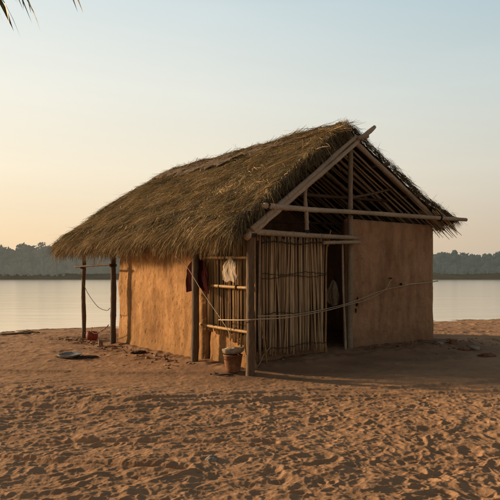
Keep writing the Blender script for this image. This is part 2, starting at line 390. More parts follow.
def height(x, y):
    ys = shore(x)
    u, v = plan(x, y)
    # distance to the hut's trodden yard
    front = smooth(6.9, 9.2, y+.5*vnoise(x*.5, y*.5, 31)+.10*x)
    rough = 1-front*.9
    wx = x+.10*vnoise(x*2.1, y*2.1, 41); wy = y+.10*vnoise(x*2.1+9, y*2.1, 42)
    h = .05*vnoise(x*.35, y*.35, 1)*(1-front*.5)+.03*vnoise(x*.9, y*.9, 2)*rough
    lw = smooth(1.6, -1.8, x+.5*vnoise(x*.5, y*.5, 15))
    h += rough*(.0085-.0045*lw)*dents(wx, wy*1.1, .24, 50)*(.5+.9*np.clip(vnoise(x*.8, y*.8, 55)+.4, 0, 1))+rough*(.0060-.003*lw)*dents(wx+5, wy*1.2+3, .13, 60)+rough*.0022*dents(x, y, .085, 70)
    ph = y*.86-x*.42; al = x*.86+y*.42; ph = ph+.10*vnoise(al*1.1, ph*2, 13)+.03*vnoise(al*4, ph*5, 16)
    def crest(k, m, sd): return (1-np.abs(vnoise(ph*k, al*m, sd)))**2
    h += rough*(.010+.012*lw)*crest(4.6, 1.5, 11)+rough*(.0045+.006*lw)*crest(9.5, 3.2, 12)+rough*.0022*crest(19, 8, 17)
    h += rough*(.008+.006*(1-lw))*vnoise(wx*4.3, wy*5.2, 18)+rough*.004*vnoise(wx*9, wy*11, 19)
    h += rough*.0022*vnoise(x*22, y*24, 21)+rough*.0011*vnoise(x*50, y*50, 22)
    h += .006*vnoise(x*5, y*5, 23)*front+.004*fbm(x*13, y*13, 24, 3)*front
    h += .012*front*dents(x, y, .8, 90, .08, .18)*.6
    for k, (pts, w) in enumerate([([(-4.5, 7.6), (-1.5, 7.1), (.8, 7.9), (3., 8.3), (6, 9.6)], .07), ([(-4.5, 7.1), (-1.5, 6.7), (.9, 7.45), (3.2, 7.8), (6, 9.1)], .06),
                                  ([(-4, 6.1), (-2, 5.4), (.2, 5.3)], .05), ([(-4, 5.3), (-1.8, 4.8), (-.5, 4.5)], .05), ([(-5, 9.6), (-1.5, 9.2), (1, 8.8), (6, 9.4)], .08)]):
        tr = track(x, y, pts, w, k); h = h*(1-.45*np.exp(-(np.minimum(tr, 0)/.5)**2*0)*(tr < -.3)*np.minimum(-tr, 1))+.024*tr*(.6+.7*np.clip(vnoise(x*1.1, y*1.1, 30+k)+.4, 0, 1))
    # mud floor raised a little round the hut walls
    du = np.maximum(np.maximum(-u, u-4.05), 0); dv = np.maximum(np.maximum(.3-v, v-3.4), 0); d = np.hypot(du, dv)
    dn = d+.12*vnoise(x*1.3, y*1.3, 51)
    h = h*(.35+.65*smooth(.0, .5, d))+.05*np.exp(-(np.maximum(dn, 0)/.30)**2)+.02*np.exp(-(np.maximum(d+.08*vnoise(x*2.2, y*2.2, 57), 0)/.14)**2)*(u > -.5)*smooth(-.6, .4, v+.3*(u < 1))*(1+.5*vnoise(x*3, y*3, 58))*(u > .9)+.02*np.exp(-(np.maximum(d-.02, 0)/.06)**2)*(1+1.2*vnoise(x*6, y*6, 52))
    h = h*(.98+.12*smooth(6.4, 4.4, y))
    h += .05*smooth(.35, 0., np.hypot(u-4.3, (v-.75)*1.2))*(1+vnoise(x*5, y*5, 53))
    # flat back of the beach going down to the lake
    bs = smooth(9, 12, y)*(np.abs(x) < 1e9)
    h += bs*(.02*vnoise(x*.9, y*2.2, 61)+.012*dents(x, y, .5, 63, .2, .45))*smooth(-.3, .8, d)
    dsh = ys-y
    h = np.where(dsh < 5, h-(.2+.03)*smooth(5, 0, dsh), h)
    h = np.where(dsh < 0, -.23+dsh*.06+h*0, h)
    h = h+.03*np.exp(-((dsh-.6)/.35)**2)*(1+.6*vnoise(x*1.5, y, 66))
    return np.maximum(h, -2.5)
def hz(x, y): return float(height(np.array([float(x)]), np.array([float(y)]))[0])

nd = 1050
a = np.concatenate([-np.geomspace(30, .47, 90), np.linspace(-.46, .46, nd), np.geomspace(.47, 30, 90)])
inv = np.linspace(1/3.4, 1/12.5, 680)
Y = np.concatenate([np.linspace(-60, 0, 30), np.linspace(.4, 3.38, 60), 1/inv, np.linspace(12.6, 30, 260), np.geomspace(31, 420, 40)])
wY = np.clip(Y, 3, 40)+2
GX = a[None, :]*wY[:, None]; GY = np.repeat(Y[:, None], len(a), 1)
GZ = height(GX.ravel(), GY.ravel())
nr, nc = GX.shape
V = np.stack([GX.ravel(), GY.ravel(), GZ], 1)
i = np.arange(nr-1)[:, None]*nc+np.arange(nc-1)[None, :]
F = np.stack([i, i+1, i+nc+1, i+nc], -1).reshape(-1, 4)
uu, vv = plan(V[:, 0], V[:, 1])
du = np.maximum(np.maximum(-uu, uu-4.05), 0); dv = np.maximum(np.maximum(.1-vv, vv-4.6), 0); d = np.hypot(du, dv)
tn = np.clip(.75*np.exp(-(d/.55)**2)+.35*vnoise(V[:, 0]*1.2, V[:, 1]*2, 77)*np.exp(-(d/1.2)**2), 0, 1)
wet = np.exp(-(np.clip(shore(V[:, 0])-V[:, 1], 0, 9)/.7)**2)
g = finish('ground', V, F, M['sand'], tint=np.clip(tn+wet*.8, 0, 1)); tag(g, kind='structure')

# lake
mb = MB()
mb.add([(-900, 8, -.2), (900, 8, -.2), (900, 330, -.2), (-900, 330, -.2)], [(0, 1, 2, 3)])
# leave the water only beyond the beach
wv = []; xs = np.concatenate([np.linspace(-900, -62, 10), np.linspace(-60, 60, 200), np.linspace(62, 900, 10)])
ysn = np.where(np.abs(xs) < 60, shore(xs)-1.2, np.where(xs < 0, 9, 25))
wv = [(x, y, -.2) for x, y in zip(xs, ysn)]+[(x, 330., -.2) for x in xs]
n = len(xs)
lk = finish('lake', wv, [(k, k+1, n+k+1, n+k) for k in range(n-1)], M['water'], smooth=False); tag(lk, kind='structure')

# far bank
m, nt, b = newmat('hazy_bank_grass')
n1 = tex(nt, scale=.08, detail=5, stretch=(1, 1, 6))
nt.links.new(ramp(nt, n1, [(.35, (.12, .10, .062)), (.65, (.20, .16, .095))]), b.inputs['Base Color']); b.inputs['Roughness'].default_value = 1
b.inputs['Specular IOR Level'].default_value = 0; b.inputs['Emission Color'].default_value = (.05, .045, .033, 1); b.inputs['Emission Strength'].default_value = .8; M['bank'] = m  # weak glow paints distance haze over the bank grass
xs = np.linspace(-700, 700, 300); rows = [(288, -1), (291, .1), (293, 1.0), (298, 2.4), (305, 3.6), (360, 3.9), (2500, 4.1)]
bv = []
for (yy, zz) in rows:
    for x in xs:
        f = float(vnoise(np.array([x*.02]), np.array([1.5]), 3)[0])
        bv.append((x*(1 if yy < 500 else 4), yy+6*f+(1.5*float(vnoise(np.array([x*.15]), np.array([.5]), 4)[0]) if yy < 300 else 0), zz*(1+.2*f)*(1.15 if x > 0 else .72)))
n = len(xs)
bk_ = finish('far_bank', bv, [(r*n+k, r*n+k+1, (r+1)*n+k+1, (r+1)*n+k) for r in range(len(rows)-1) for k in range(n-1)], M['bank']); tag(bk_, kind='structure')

# ------------------------------------------------------------------ far trees, distance haze painted into their materials
def hazeleaf(name, c, airlight):
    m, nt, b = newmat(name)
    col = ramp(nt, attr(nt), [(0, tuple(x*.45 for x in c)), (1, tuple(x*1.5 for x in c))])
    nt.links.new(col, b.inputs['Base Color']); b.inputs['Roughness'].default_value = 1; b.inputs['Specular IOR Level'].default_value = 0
    b.inputs['Emission Color'].default_value = (*airlight, 1); nt.links.new(mth(nt, 'ADD', mth(nt, 'MULTIPLY', attr(nt), .2), .80), b.inputs['Emission Strength'])  # constant glow stands in for the haze between lake shores
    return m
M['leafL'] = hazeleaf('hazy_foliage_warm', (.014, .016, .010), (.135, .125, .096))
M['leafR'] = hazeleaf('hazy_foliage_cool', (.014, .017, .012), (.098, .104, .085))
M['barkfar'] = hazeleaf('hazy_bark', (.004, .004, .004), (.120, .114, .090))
def leaf_cloud(blobs, count, size, seed):
    """many small leaf clumps spread through overlapping lobes"""
    rg = np.random.default_rng(seed)
    w = np.array([b_[3]*b_[4]*b_[5] for b_ in blobs])**.7; w /= w.sum()
    idx = rg.choice(len(blobs), count, p=w); B = np.array(blobs)[idx]
    d = rg.normal(size=(count, 3)); d /= np.linalg.norm(d, axis=1)[:, None]
    r = rg.uniform(.35, 1.08, count)**.6
    C = B[:, :3]+d*r[:, None]*B[:, 3:6]
    a1 = rg.normal(size=(count, 3)); a1 /= np.linalg.norm(a1, axis=1)[:, None]
    a2 = np.cross(a1, rg.normal(size=(count, 3))); a2 /= np.linalg.norm(a2, axis=1)[:, None]
    sz = size*rg.uniform(.5, 1.3, count)[:, None]
    V = np.stack([C-a1*sz, C-a2*sz*.6, C+a1*sz, C+a2*sz*.6], 1).reshape(-1, 3)
    F = np.arange(count*4).reshape(-1, 4)
    t = np.clip(.5+.30*d[:, 2]-.25*d[:, 0]+rg.normal(size=count)*.10+(rg.uniform(-.3, .3, len(blobs)))[idx], 0, 1)  # light painted in: lobes paler on top and towards the sun
    return V, F, np.repeat(t, 4)
FY = 300.
def pxX(px, Y=FY): return (px-250)/600*Y
def pyZ(py, Y=FY): return S+(276-py)/600*Y
def far_tree(px, py_top, wpx, label, left, seed, form='round', Y=FY):
    rg = random.Random(seed); x = pxX(px, Y); top = pyZ(py_top, Y); w = wpx/600*Y; base = 2.2
    t = empty('tree' if form != 'palm' else 'palm_tree', (x, Y, base)); ml = M['leafL' if left else 'leafR']
    tag(t, label, 'tree', 'hazy trees on the far bank of the lake')
    mb = MB(); H = top-base
    lean = rg.uniform(-.6, .6)
    trunk = [(x+lean*k/5, Y, base-1+(H*.8+1)*k/5) for k in range(6)]
    tube(mb, trunk, [.30*(1-.13*k) for k in range(6)] if form != 'palm' else [.2]*6, 7)
    tops = []
    if form != 'palm':
        for k in range(5):
            a = rg.uniform(0, 6.28); s = Vector(trunk[2+k % 3]); e = s+Vector((math.cos(a)*w*.33, math.sin(a)*w*.3, H*rg.uniform(.15, .32)))
            tube(mb, [s, s.lerp(e, .5)+Vector((0, 0, .3)), e], [.22, .14, .06], 5); tops.append(e)
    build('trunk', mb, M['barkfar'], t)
    if form == 'palm':
        cb = MB(); hd = Vector(trunk[-1])
        for k in range(22):
            a = k*2.4; L = w*.5; pts = [hd+Vector((math.cos(a)*L*q, math.sin(a)*L*q, L*(.55*q-.9*q*q)*(1 if k % 3 else .2)+(.0 if k % 3 else .6*L*q))) for q in (0, .3, .6, .85, 1)]
            for j in range(4):
                d = (pts[j+1]-pts[j]); sd_ = Vector((-math.sin(a), math.cos(a), 0))*.5
                cb.add([pts[j]-sd_-Vector((0, 0, .35)), pts[j], pts[j+1], pts[j+1]-sd_-Vector((0, 0, .35))], [(0, 1, 2, 3)], .5)
                cb.add([pts[j]+sd_-Vector((0, 0, .35)), pts[j], pts[j+1], pts[j+1]+sd_-Vector((0, 0, .35))], [(0, 1, 2, 3)], .4)
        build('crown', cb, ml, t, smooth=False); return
    blobs = []
    nb = 9 if form == 'round' else 13
    for k in range(nb):
        a = rg.uniform(0, 6.28); q = rg.uniform(.1, .42)*w
        zc = base+H*(rg.uniform(.45, .86) if form == 'round' else rg.uniform(.35, .93))
        rr = w*rg.uniform(.14, .26) if form == 'round' else w*rg.uniform(.08, .17)
        fall = 1-abs(zc-(base+.6*H))/(H*.8)
        blobs.append((x+math.cos(a)*q*fall, Y+math.sin(a)*q*.7, min(zc, top-rr*.8), rr*1.15, rr, rr*.72))
    blobs.append((x+lean, Y, top-w*.15, w*.18, w*.18, w*.15))
    for k in range(5): blobs.append((x+(k-2)*w*.2, Y+.5, base+1.2+(k%2)*1.5, w*.2, w*.12, 2.2))
    for e in tops: blobs.append((e.x, e.y, e.z, w*.12, w*.12, w*.09))
    V, F, tt = leaf_cloud(blobs, 1500 if form == 'round' else 1000, .62 if form == 'round' else .5, seed)
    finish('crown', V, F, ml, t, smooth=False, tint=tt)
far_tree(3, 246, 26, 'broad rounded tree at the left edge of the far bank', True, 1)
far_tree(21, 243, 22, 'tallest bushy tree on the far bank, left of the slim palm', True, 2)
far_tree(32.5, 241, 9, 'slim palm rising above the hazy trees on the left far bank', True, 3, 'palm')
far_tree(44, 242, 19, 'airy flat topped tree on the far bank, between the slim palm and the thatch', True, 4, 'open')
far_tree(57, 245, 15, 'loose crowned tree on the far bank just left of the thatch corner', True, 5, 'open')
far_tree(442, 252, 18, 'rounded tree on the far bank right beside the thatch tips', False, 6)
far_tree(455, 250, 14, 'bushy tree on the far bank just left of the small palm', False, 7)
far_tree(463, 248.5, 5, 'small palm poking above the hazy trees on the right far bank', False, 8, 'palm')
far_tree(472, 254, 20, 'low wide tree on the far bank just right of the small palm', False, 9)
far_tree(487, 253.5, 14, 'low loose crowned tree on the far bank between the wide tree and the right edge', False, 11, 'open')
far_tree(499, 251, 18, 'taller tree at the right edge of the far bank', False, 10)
def wood_mass(name, left, pxs, tops, seed):
    rg = random.Random(seed); blobs = []
    for (p0, p1) in pxs:
        p = p0
        while p < p1:
            topy = np.interp(p, *tops)+rg.uniform(-1.5, 3)
            Yd = FY+rg.uniform(6, 26); x = pxX(p, Yd); zt = pyZ(topy, Yd)
            zz = 1.2
            while zz < zt-1:
                r = rg.uniform(2.2, 3.8); blobs.append((x+rg.uniform(-2, 2), Yd+rg.uniform(-3, 3), min(zz+r*.5, zt-r*.6), r*1.3, r, r*.9)); zz += r*1.0
            p += rg.uniform(2.5, 5)
    V, F, tt = leaf_cloud(blobs, len(blobs)*190, .95, seed)
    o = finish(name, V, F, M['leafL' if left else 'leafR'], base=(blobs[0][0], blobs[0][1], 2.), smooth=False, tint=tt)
    return tag(o, 'hazy belt of woodland along the %s side of the far bank' % ('left' if left else 'right'), 'woodland', kind='stuff')
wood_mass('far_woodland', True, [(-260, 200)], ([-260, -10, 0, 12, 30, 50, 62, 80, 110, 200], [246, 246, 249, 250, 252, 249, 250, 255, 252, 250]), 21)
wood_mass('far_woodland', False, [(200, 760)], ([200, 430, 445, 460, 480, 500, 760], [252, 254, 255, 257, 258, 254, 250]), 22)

# ------------------------------------------------------------------ the hut
hb = W(2, 2, 0); hut = empty('thatched_hut', (hb[0], hb[1], 0))
tag(hut, 'mud walled hut with shaggy grass thatch and bamboo screens standing on the sand', 'hut')

def wall(name, p0, p1, z0, z1, thick, mat, nrm, nu=160, nz=110, amp=.016, flare=.05, seed=0, top=None, parent=hut, pits=0.):
    """slab from plan point p0 to p1; nrm is the outward plan direction of the uneven face"""
    s = np.linspace(0, 1, nu); q = np.linspace(0, 1, nz)
    SS, QQ = np.meshgrid(s, q)
    L = math.hypot(p1[0]-p0[0], p1[1]-p0[1])
    zt = z1 if top is None else np.interp(SS, *top)
    ZZ = z0+(zt-z0)*QQ
    off = amp*fbm(SS*L*1.6, ZZ*1.6, seed, 4)+.35*amp*vnoise(SS*L*9, ZZ*5, seed+5)+flare*np.exp(-np.maximum(ZZ-z0, 0)/.10)*(1+.7*vnoise(SS*L*5, ZZ*3, seed+9))
    if pits: off -= pits*(np.clip(vnoise(SS*L*17, ZZ*11, seed+7)-.45, 0, 1)+.8*np.clip(fbm(SS*L*5, ZZ*6, seed+8, 4)-.55, 0, .25)*2)
    edge = np.minimum(SS, 1-SS)*L; off = off-.03*np.exp(-(edge/.03)**2)
    off = off-.02*np.exp(-((1-QQ)*(z1-z0)/.03)**2)
    U = p0[0]+(p1[0]-p0[0])*SS+nrm[0]*off; Vv = p0[1]+(p1[1]-p0[1])*SS+nrm[1]*off
    # edge line wanders
    U = U+(p1[0]-p0[0])/L*.022*vnoise(ZZ*3+SS*50//49, ZZ*0+seed, seed)*np.exp(-(edge/.15)**2)
    Ub = p0[0]+(p1[0]-p0[0])*SS-nrm[0]*thick; Vb = p0[1]+(p1[1]-p0[1])*SS-nrm[1]*thick
    A = np.array(W(U.ravel(), Vv.ravel(), ZZ.ravel())).T; Bk = np.array(W(Ub.ravel(), Vb.ravel(), ZZ.ravel())).T
    i = np.arange(nz-1)[:, None]*nu+np.arange(nu-1)[None, :]
    f1 = np.stack([i, i+1, i+nu+1, i+nu], -1).reshape(-1, 4); o = nu*nz; f2 = f1[:, ::-1]+o
    r = []
    for k in range(nu-1): r += [(k, k+o, k+1+o, k+1), ((nz-1)*nu+k, (nz-1)*nu+k+1, (nz-1)*nu+k+1+o, (nz-1)*nu+k+o)]
    for k in range(nz-1): r += [(k*nu, (k+1)*nu, (k+1)*nu+o, k*nu+o), (k*nu+nu-1, k*nu+nu-1+o, (k+1)*nu+nu-1+o, (k+1)*nu+nu-1)]
    return finish(name, np.vstack([A, Bk]), np.vstack([f1, f2, np.array(r)]), mat, parent)
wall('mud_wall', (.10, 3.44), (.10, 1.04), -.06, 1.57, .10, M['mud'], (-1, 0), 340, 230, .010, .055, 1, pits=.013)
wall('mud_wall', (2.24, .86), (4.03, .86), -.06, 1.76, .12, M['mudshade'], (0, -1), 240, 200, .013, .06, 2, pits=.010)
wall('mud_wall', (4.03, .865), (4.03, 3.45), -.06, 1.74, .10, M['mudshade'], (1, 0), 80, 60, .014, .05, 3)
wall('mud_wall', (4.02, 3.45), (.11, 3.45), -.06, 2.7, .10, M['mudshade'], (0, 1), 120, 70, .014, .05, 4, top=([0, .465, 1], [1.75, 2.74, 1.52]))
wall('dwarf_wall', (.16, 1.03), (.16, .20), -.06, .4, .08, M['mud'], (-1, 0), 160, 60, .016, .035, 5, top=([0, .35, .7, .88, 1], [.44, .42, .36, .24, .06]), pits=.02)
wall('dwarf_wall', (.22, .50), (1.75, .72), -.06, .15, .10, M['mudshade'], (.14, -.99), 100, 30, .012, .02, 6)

# posts
def post(name, a, b, r, seed, mat='post', tint=.5, rough=.22, n=12, nodes=0, amp=.012):
    return build(name, pole(wob(a, b, 22, amp*S, seed), r, n, rough, seed, nodes, tint), M[mat], hut)
post('post', W(0, 0, -.1), W(0, -.01, 1.44), (.066, .060), 1, tint=.55, rough=.10, amp=.007)
post('post', W(-.04, 1.01, -.1), W(-.03, 1.0, 1.55), (.068, .058), 2, tint=.4, rough=.12, amp=.009)
post('post', W(-.05, 3.28, -.1), W(-.04, 3.27, 1.6), (.064, .056), 3, tint=.15, rough=.14)
post('post', W(0, 4.60, -.1), W(.02, 4.58, 1.55), (.054, .045), 4, tint=.45, rough=.14, amp=.02)
post('post', W(4.0, 4.60, -.1), W(4.0, 4.58, 1.7), (.065, .05), 5, tint=.35)
post('door_post', W(2.195, .80, -.1), W(2.19, .79, 2.82), (.062, .045), 6, 'greypole', tint=.3)
post('door_pole', W(2.03, .72, 0), W(1.98, .72, 1.46), (.024, .018), 7, 'greypole', tint=.5)
post('strut', W(1.01, .31, 1.44), W(1.0, .32, 2.06), (.040, .034), 8, 'greypole', tint=.45)
post('strut', W(.18, .12, 1.36), W(.17, .12, 1.62), (.02, .018), 9, 'bamboo', tint=.3)
# roof frame
post('rafter', W(-.08, -.05, 1.375), W(2.66, .80, 3.02), (.052, .044), 10, 'greypole', tint=.6, amp=.01)
post('rafter', W(-.02, -.06, 1.46), W(2.15, .64, 2.79), (.044, .036), 11, 'greypole', tint=.45, amp=.012)
post('rafter', W(2.12, .66, 2.74), W(4.05, .73, 1.755), (.048, .045), 12, 'greypole', tint=.5, amp=.008)
build('tie_beam', pole([p for p in curve([W(.16, -.03, 1.705), W(1.2, .38, 1.765), W(2.19, .68, 1.826), (W(3.3, .56, 1.822)), W(4.267, .48, 1.827)], 8)], (.047, .041), 12, .14, 13, 5, .62), M['greypole'], hut)
build('lintel', pole(curve([W(-.05, -.02, 1.44), W(1.0, .30, 1.46), W(2.28, .74, 1.50)], 8), (.046, .04), 11, .12, 14, 4, .45), M['greypole'], hut)
build('lintel', pole(curve([W(1.45, .50, 1.40), W(1.9, .62, 1.425), W(2.27, .70, 1.44)], 8), (.036, .032), 10, .12, 15, 2, .5), M['greypole'], hut)
# eave and purlin poles running the length of the roof
def roofunder(u): return (1.43+.60*u) if u < 2.2 else (2.75-.56*(u-2.2))
for k, u in enumerate((0.0, .55, 1.1, 1.65)):
    post('purlin', W(u, .06+.28*u, roofunder(u)+.055), W(u, 5.2, roofunder(u)+.055), .034, 20+k, 'post', tint=.4)
for k, u in enumerate((2.75, 3.4, 3.98)):
    post('purlin', W(u, .62, roofunder(u)+.06), W(u, 5.2, roofunder(u)+.06), .034, 26+k, 'post', tint=.5)
post('ridge_pole', W(2.2, .5, 2.78), W(2.2, 5.35, 2.80), .05, 30, 'greypole', tint=.4)
rn = random.Random(5)
for k in range(13):                        # common rafters under the thatch
    v = 1.0+k*.34
    post('rafter', W(2.2, v, 2.74), W(.0, v-.03, 1.43), (.028, .03), 40+k, 'greypole', tint=rn.uniform(.1, .5), n=7)
for k in range(46):
    v = .76+k*.098+rn.uniform(-.04, .04)
    post('rafter', W(2.22, v, 2.735), W(4.10, v+rn.uniform(-.06, .06), 1.69), rn.choice((.020, .026, .034)), 160+k, 'greypole', tint=rn.uniform(.3, 1), n=7)
post('collar_beam', W(1.02, 1.15, 2.06), W(3.32, 1.15, 2.10), (.035, .03), 80, 'post', tint=.4)
post('collar_beam', W(.55, 2.2, 1.78), W(3.8, 2.2, 1.85), (.035, .03), 81, 'post', tint=.4)
post('brace', W(2.19, .86, 2.02), W(3.08, .86, 2.22), (.028, .024), 82, 'post', tint=.6)
# rear veranda rail
post('rail', W(-.06, 4.80, 1.15), W(-.1, 3.22, 1.16), (.026, .022), 83, 'post', tint=.05)
post('rail', W(.0, 4.66, 1.50), W(4.05, 4.62, 1.62), (.03, .026), 84, 'post', tint=.2)

# bindings at the joints
mb = MB()
def lash(c, d, r, turns=4, pitch=.014, rr=.006):
    d = Vector(d).normalized(); a = Vector((0, 0, 1)) if abs(d.z) < .9 else Vector((1, 0, 0)); x = d.cross(a).normalized(); y = d.cross(x)
    pts = []
    for k in range(turns*10+1):
        t = k/10; an = 2*math.pi*t
        pts.append(Vector(c)+x*math.cos(an)*r+y*math.sin(an)*r+d*(t-turns/2)*pitch)
    tube(mb, pts, rr, 5, .5)
for (p, q, r) in [((0, -.01, 1.40), (0, -.01, 1.6), .1), ((2.19, .75, 1.82), (2.19, .75, 2.), .095), ((2.16, .70, 1.826), (2.4, .70, 1.83), .062), ((.2, .0, 1.71), (.5, .1, 1.73), .066), ((2.2, .66, 2.75), (2.6, .78, 2.98), .07),
                  ((1.0, .30, 1.5), (1.0, .30, 1.9), .05), ((3.72, .535, 1.824), (3.9, .52, 1.825), .062), ((0, 4.6, 1.14), (0, 4.6, 1.3), .066), ((-.05, 3.27, 1.15), (-.05, 3.27, 1.4), .078)]:
    mb = MB(); lash(W(*p), Vector(W(*q))-Vector(W(*p)), r); build('lashing', mb, M['binding'], hut)


# bamboo lattice in the left side bay
lat = empty('bamboo_lattice', W(.08, .5, 0)); lat['_base'] = tuple(W(.08, .5, 0))
def child_empty(o, parent):
    wpos = Vector(o['_base'])-Vector(parent['_base']); o.parent = parent; o.location = wpos
child_empty(lat, hut)
mb = MB(); rn = random.Random(11); v = .07
while v < .97:
    zb = np.interp(v, [0, .3, .6, 1], [.16, .27, .37, .42])-rn.uniform(0, .03)
    zt = 1.52+rn.uniform(-.03, .05)
    du_ = rn.uniform(-.012, .012); sl = rn.uniform(-.028, .028) if rn.random() < .8 else rn.uniform(-.08, .08)
    r = rn.uniform(.008, .017)
    tube(mb, wob(W(.105+du_, v-sl*.5, zb), W(.10+du_, v+sl*.5, zt), 6, .008, rn.randint(0, 9999)), [r]*7, 6, rn.uniform(.05, 1), .12)
    v += rn.uniform(.019, .042)
build('slat_panel', mb, M['sunslat'], lat)
for k, (z0, z1) in enumerate([(1.205, 1.185), (.895, .88), (.455, .43)]):
    build('rail', pole(wob(W(.045, 1.03, z0), W(.045, -.01, z1), 12, .012, 90+k), (.027, .024), 10, .1, 90+k, 4, .75), M['bamboo'], lat)
mb = MB()
for (v, zz) in [(.62, .888), (.30, .883), (.32, .44), (.72, .45), (.5, 1.195)]: mb = MB(); lash(W(.05, v, zz), (VX, VY, 0), .034, 3, .012, .005); build('lashing', mb, M['binding'], lat)

# bamboo door screen under the lintel
scr = empty('bamboo_door', W(1, .52, 0)); scr['_base'] = tuple(W(1, .52, 0)); child_empty(scr, hut)
tag(scr, 'hanging door screen of vertical split bamboo')
A0, A1 = np.array((.47, .43)), np.array((1.53, .60)); mb = MB(); rn = random.Random(17); t = 0.0
while t < 1:
    u_, v_ = A0+(A1-A0)*t; zt = 1.415+.045*t+rn.uniform(-.025, .035); zb = .15-.03*t+rn.uniform(-.045, .02)
    sl = rn.uniform(-.014, .014); r = rn.uniform(.008, .017); dv_ = rn.uniform(-.012, .012)
    if rn.random() < .10: sl = rn.choice((-1, 1))*rn.uniform(.02, .06); dv_ = -.018
    tube(mb, wob(W(u_-sl, v_+dv_, zb), W(u_+sl, v_+dv_, zt), 7, .007, rn.randint(0, 9999)), [r*1.05]*4+[r*.95]*4, 6, rn.uniform(.15, 1)**1.2, .15)
    t += rn.uniform(.0115, .020)
build('slat_panel', mb, M['slat'], scr)
for k, (u_, v_) in enumerate(((.43, .415), (1.57, .605))):
    build('stile', pole(wob(W(u_, v_, .02), W(u_+(.03 if k else 0), v_, 1.47), 10, .012, 130+k), (.022, .018), 9, .12, 130+k, 0, .55), M['bamboo' if k else 'greypole'], scr)
for k, z0 in enumerate((1.385, 1.035, 1.0, .58, .20)):
    mb = MB(); zz = z0
    pts = [W(*(A0+(A1-A0)*q+np.array((0, -.032+.010*math.sin(q*70+k)))), zz+.012*math.sin(q*9+k*2)+.004*math.sin(q*50)+(.03*q-.02)*(z0 > .9)) for q in np.linspace(-.03, 1.03, 60)]
    tube(mb, pts, .0065 if k else .011, 6, .9, .2)
    pts = [W(*(A0+(A1-A0)*q+np.array((0, .035))), zz+.01*math.sin(q*9+k*2)) for q in np.linspace(-.03, 1.03, 30)]
    tube(mb, pts, .008, 6, .5, .2)
    build('binding', mb, M['binding'], scr)
build('stick', pole(wob(W(1.2, .50, 1.47), W(1.68, .56, 1.50), 6, .02, 5), (.012, .008), 6, .1, 3, 0, .9), M['bamboo'], scr)
build('stick', pole(wob(W(1.57, .56, 1.36), W(1.62, .56, 1.56), 6, .01, 6), (.016, .012), 6, .1, 3, 0, .9), M['bamboo'], scr)
build('stick', pole(wob(W(.5, .36, .0), W(.42, .38, .52), 6, .03, 6), (.016, .010), 6, .1, 3, 0, .8), M['bamboo'], scr)
build('stick', pole(wob(W(.26, .28, .01), W(.56, .40, .22), 6, .03, 8), (.012, .009), 6, .1, 3, 0, .9), M['bamboo'], scr)

# ------------------------------------------------------------------ thatch
def left_surf(s, t):
    u = 2.2-2.45*s
    vf = .84-.92*s+.02*np.sin(s*14); vb = 5.42-.18*s+.03*np.sin(s*11)
    v = vf+(vb-vf)*t
    z = 3.03+.04*t-.02*np.exp(-t/.04)*np.clip(1-s*3, 0, 1)-1.53*s+.10*np.sin(math.pi*np.clip(s, 0, 1))*(.4+.6*t)-.10*np.clip(s-.9, 0, 1)**2*60*.15
    z = z+.030*vnoise(v*1.4, s*3.5+v*0, 71)+.018*vnoise(v*4, s*8, 72)
    return u, v, z
def right_surf(s, t):
    u = 2.2+1.93*s
    vf = .82-.24*s+.02*np.sin(s*12); vb = 5.42-.15*s
    v = vf+(vb-vf)*t
    z = 3.03+.03*t-.02*np.exp(-t/.04)*np.clip(1-s*3, 0, 1)-1.20*s-.06*np.sin(math.pi*np.clip(s, 0, 1))+.02*vnoise(v*1.6, s*4, 75)
    return u, v, z
def slab(name, surf, thick, mat, ns_, nt_, drop=.05, under=None):
    s = np.linspace(0, .985, ns_); t = np.linspace(.008, .992, nt_); SS, TT = np.meshgrid(s, t)
    u, v, z = surf(SS, TT); z = z-drop
    A = np.array(W(u.ravel(), v.ravel(), z.ravel())).T; Bm = A.copy(); Bm[:, 2] = (A[:, 2]-(thick*(1-.35*SS.ravel()))*S) if under is None else np.minimum(under(u.ravel())*S, A[:, 2]-.01)
    i = np.arange(nt_-1)[:, None]*ns_+np.arange(ns_-1)[None, :]
    f1 = np.stack([i, i+1, i+ns_+1, i+ns_], -1).reshape(-1, 4); o = ns_*nt_; f2 = f1[:, ::-1]+o; r = []
    for k in range(ns_-1): r += [(k, k+o, k+1+o, k+1), ((nt_-1)*ns_+k, (nt_-1)*ns_+k+1, (nt_-1)*ns_+k+1+o, (nt_-1)*ns_+k+o)]
    for k in range(nt_-1): r += [(k*ns_, (k+1)*ns_, (k+1)*ns_+o, k*ns_+o), (k*ns_+ns_-1, k*ns_+ns_-1+o, (k+1)*ns_+ns_-1+o, (k+1)*ns_+ns_-1)]
    return np.vstack([A, Bm]), np.vstack([f1, f2, np.array(r)])
def ribbons(P, D, L, Wd, droop, rg, seg=3, curl=.12):
    """grass blades: roots P, directions D, lengths L, widths Wd"""
    n = len(P); D = D/np.linalg.norm(D, axis=1)[:, None]
    X = np.cross(D, rg.normal(size=(n, 3))*.6+np.array([0, 0, 1.])); X /= np.linalg.norm(X, axis=1)[:, None]
    side = rg.normal(size=(n, 3)); side -= (side*D).sum(1)[:, None]*D
    pts = []
    for k in range(seg+1):
        q = k/seg
        c = P+D*(L*q)[:, None]+side*(L*curl*q*q)[:, None]; c[:, 2] -= droop*L*q*q
        w = Wd*(1-.75*q**1.5)*.5
        pts += [c-X*w[:, None], c+X*w[:, None]]
    V = np.stack(pts, 1).reshape(-1, 3)
    k2 = (seg+1)*2; base = np.arange(n)[:, None]*k2
    F = np.concatenate([base+np.array([2*k, 2*k+1, 2*k+3, 2*k+2]) for k in range(seg)], 0)
    return V, F, k2
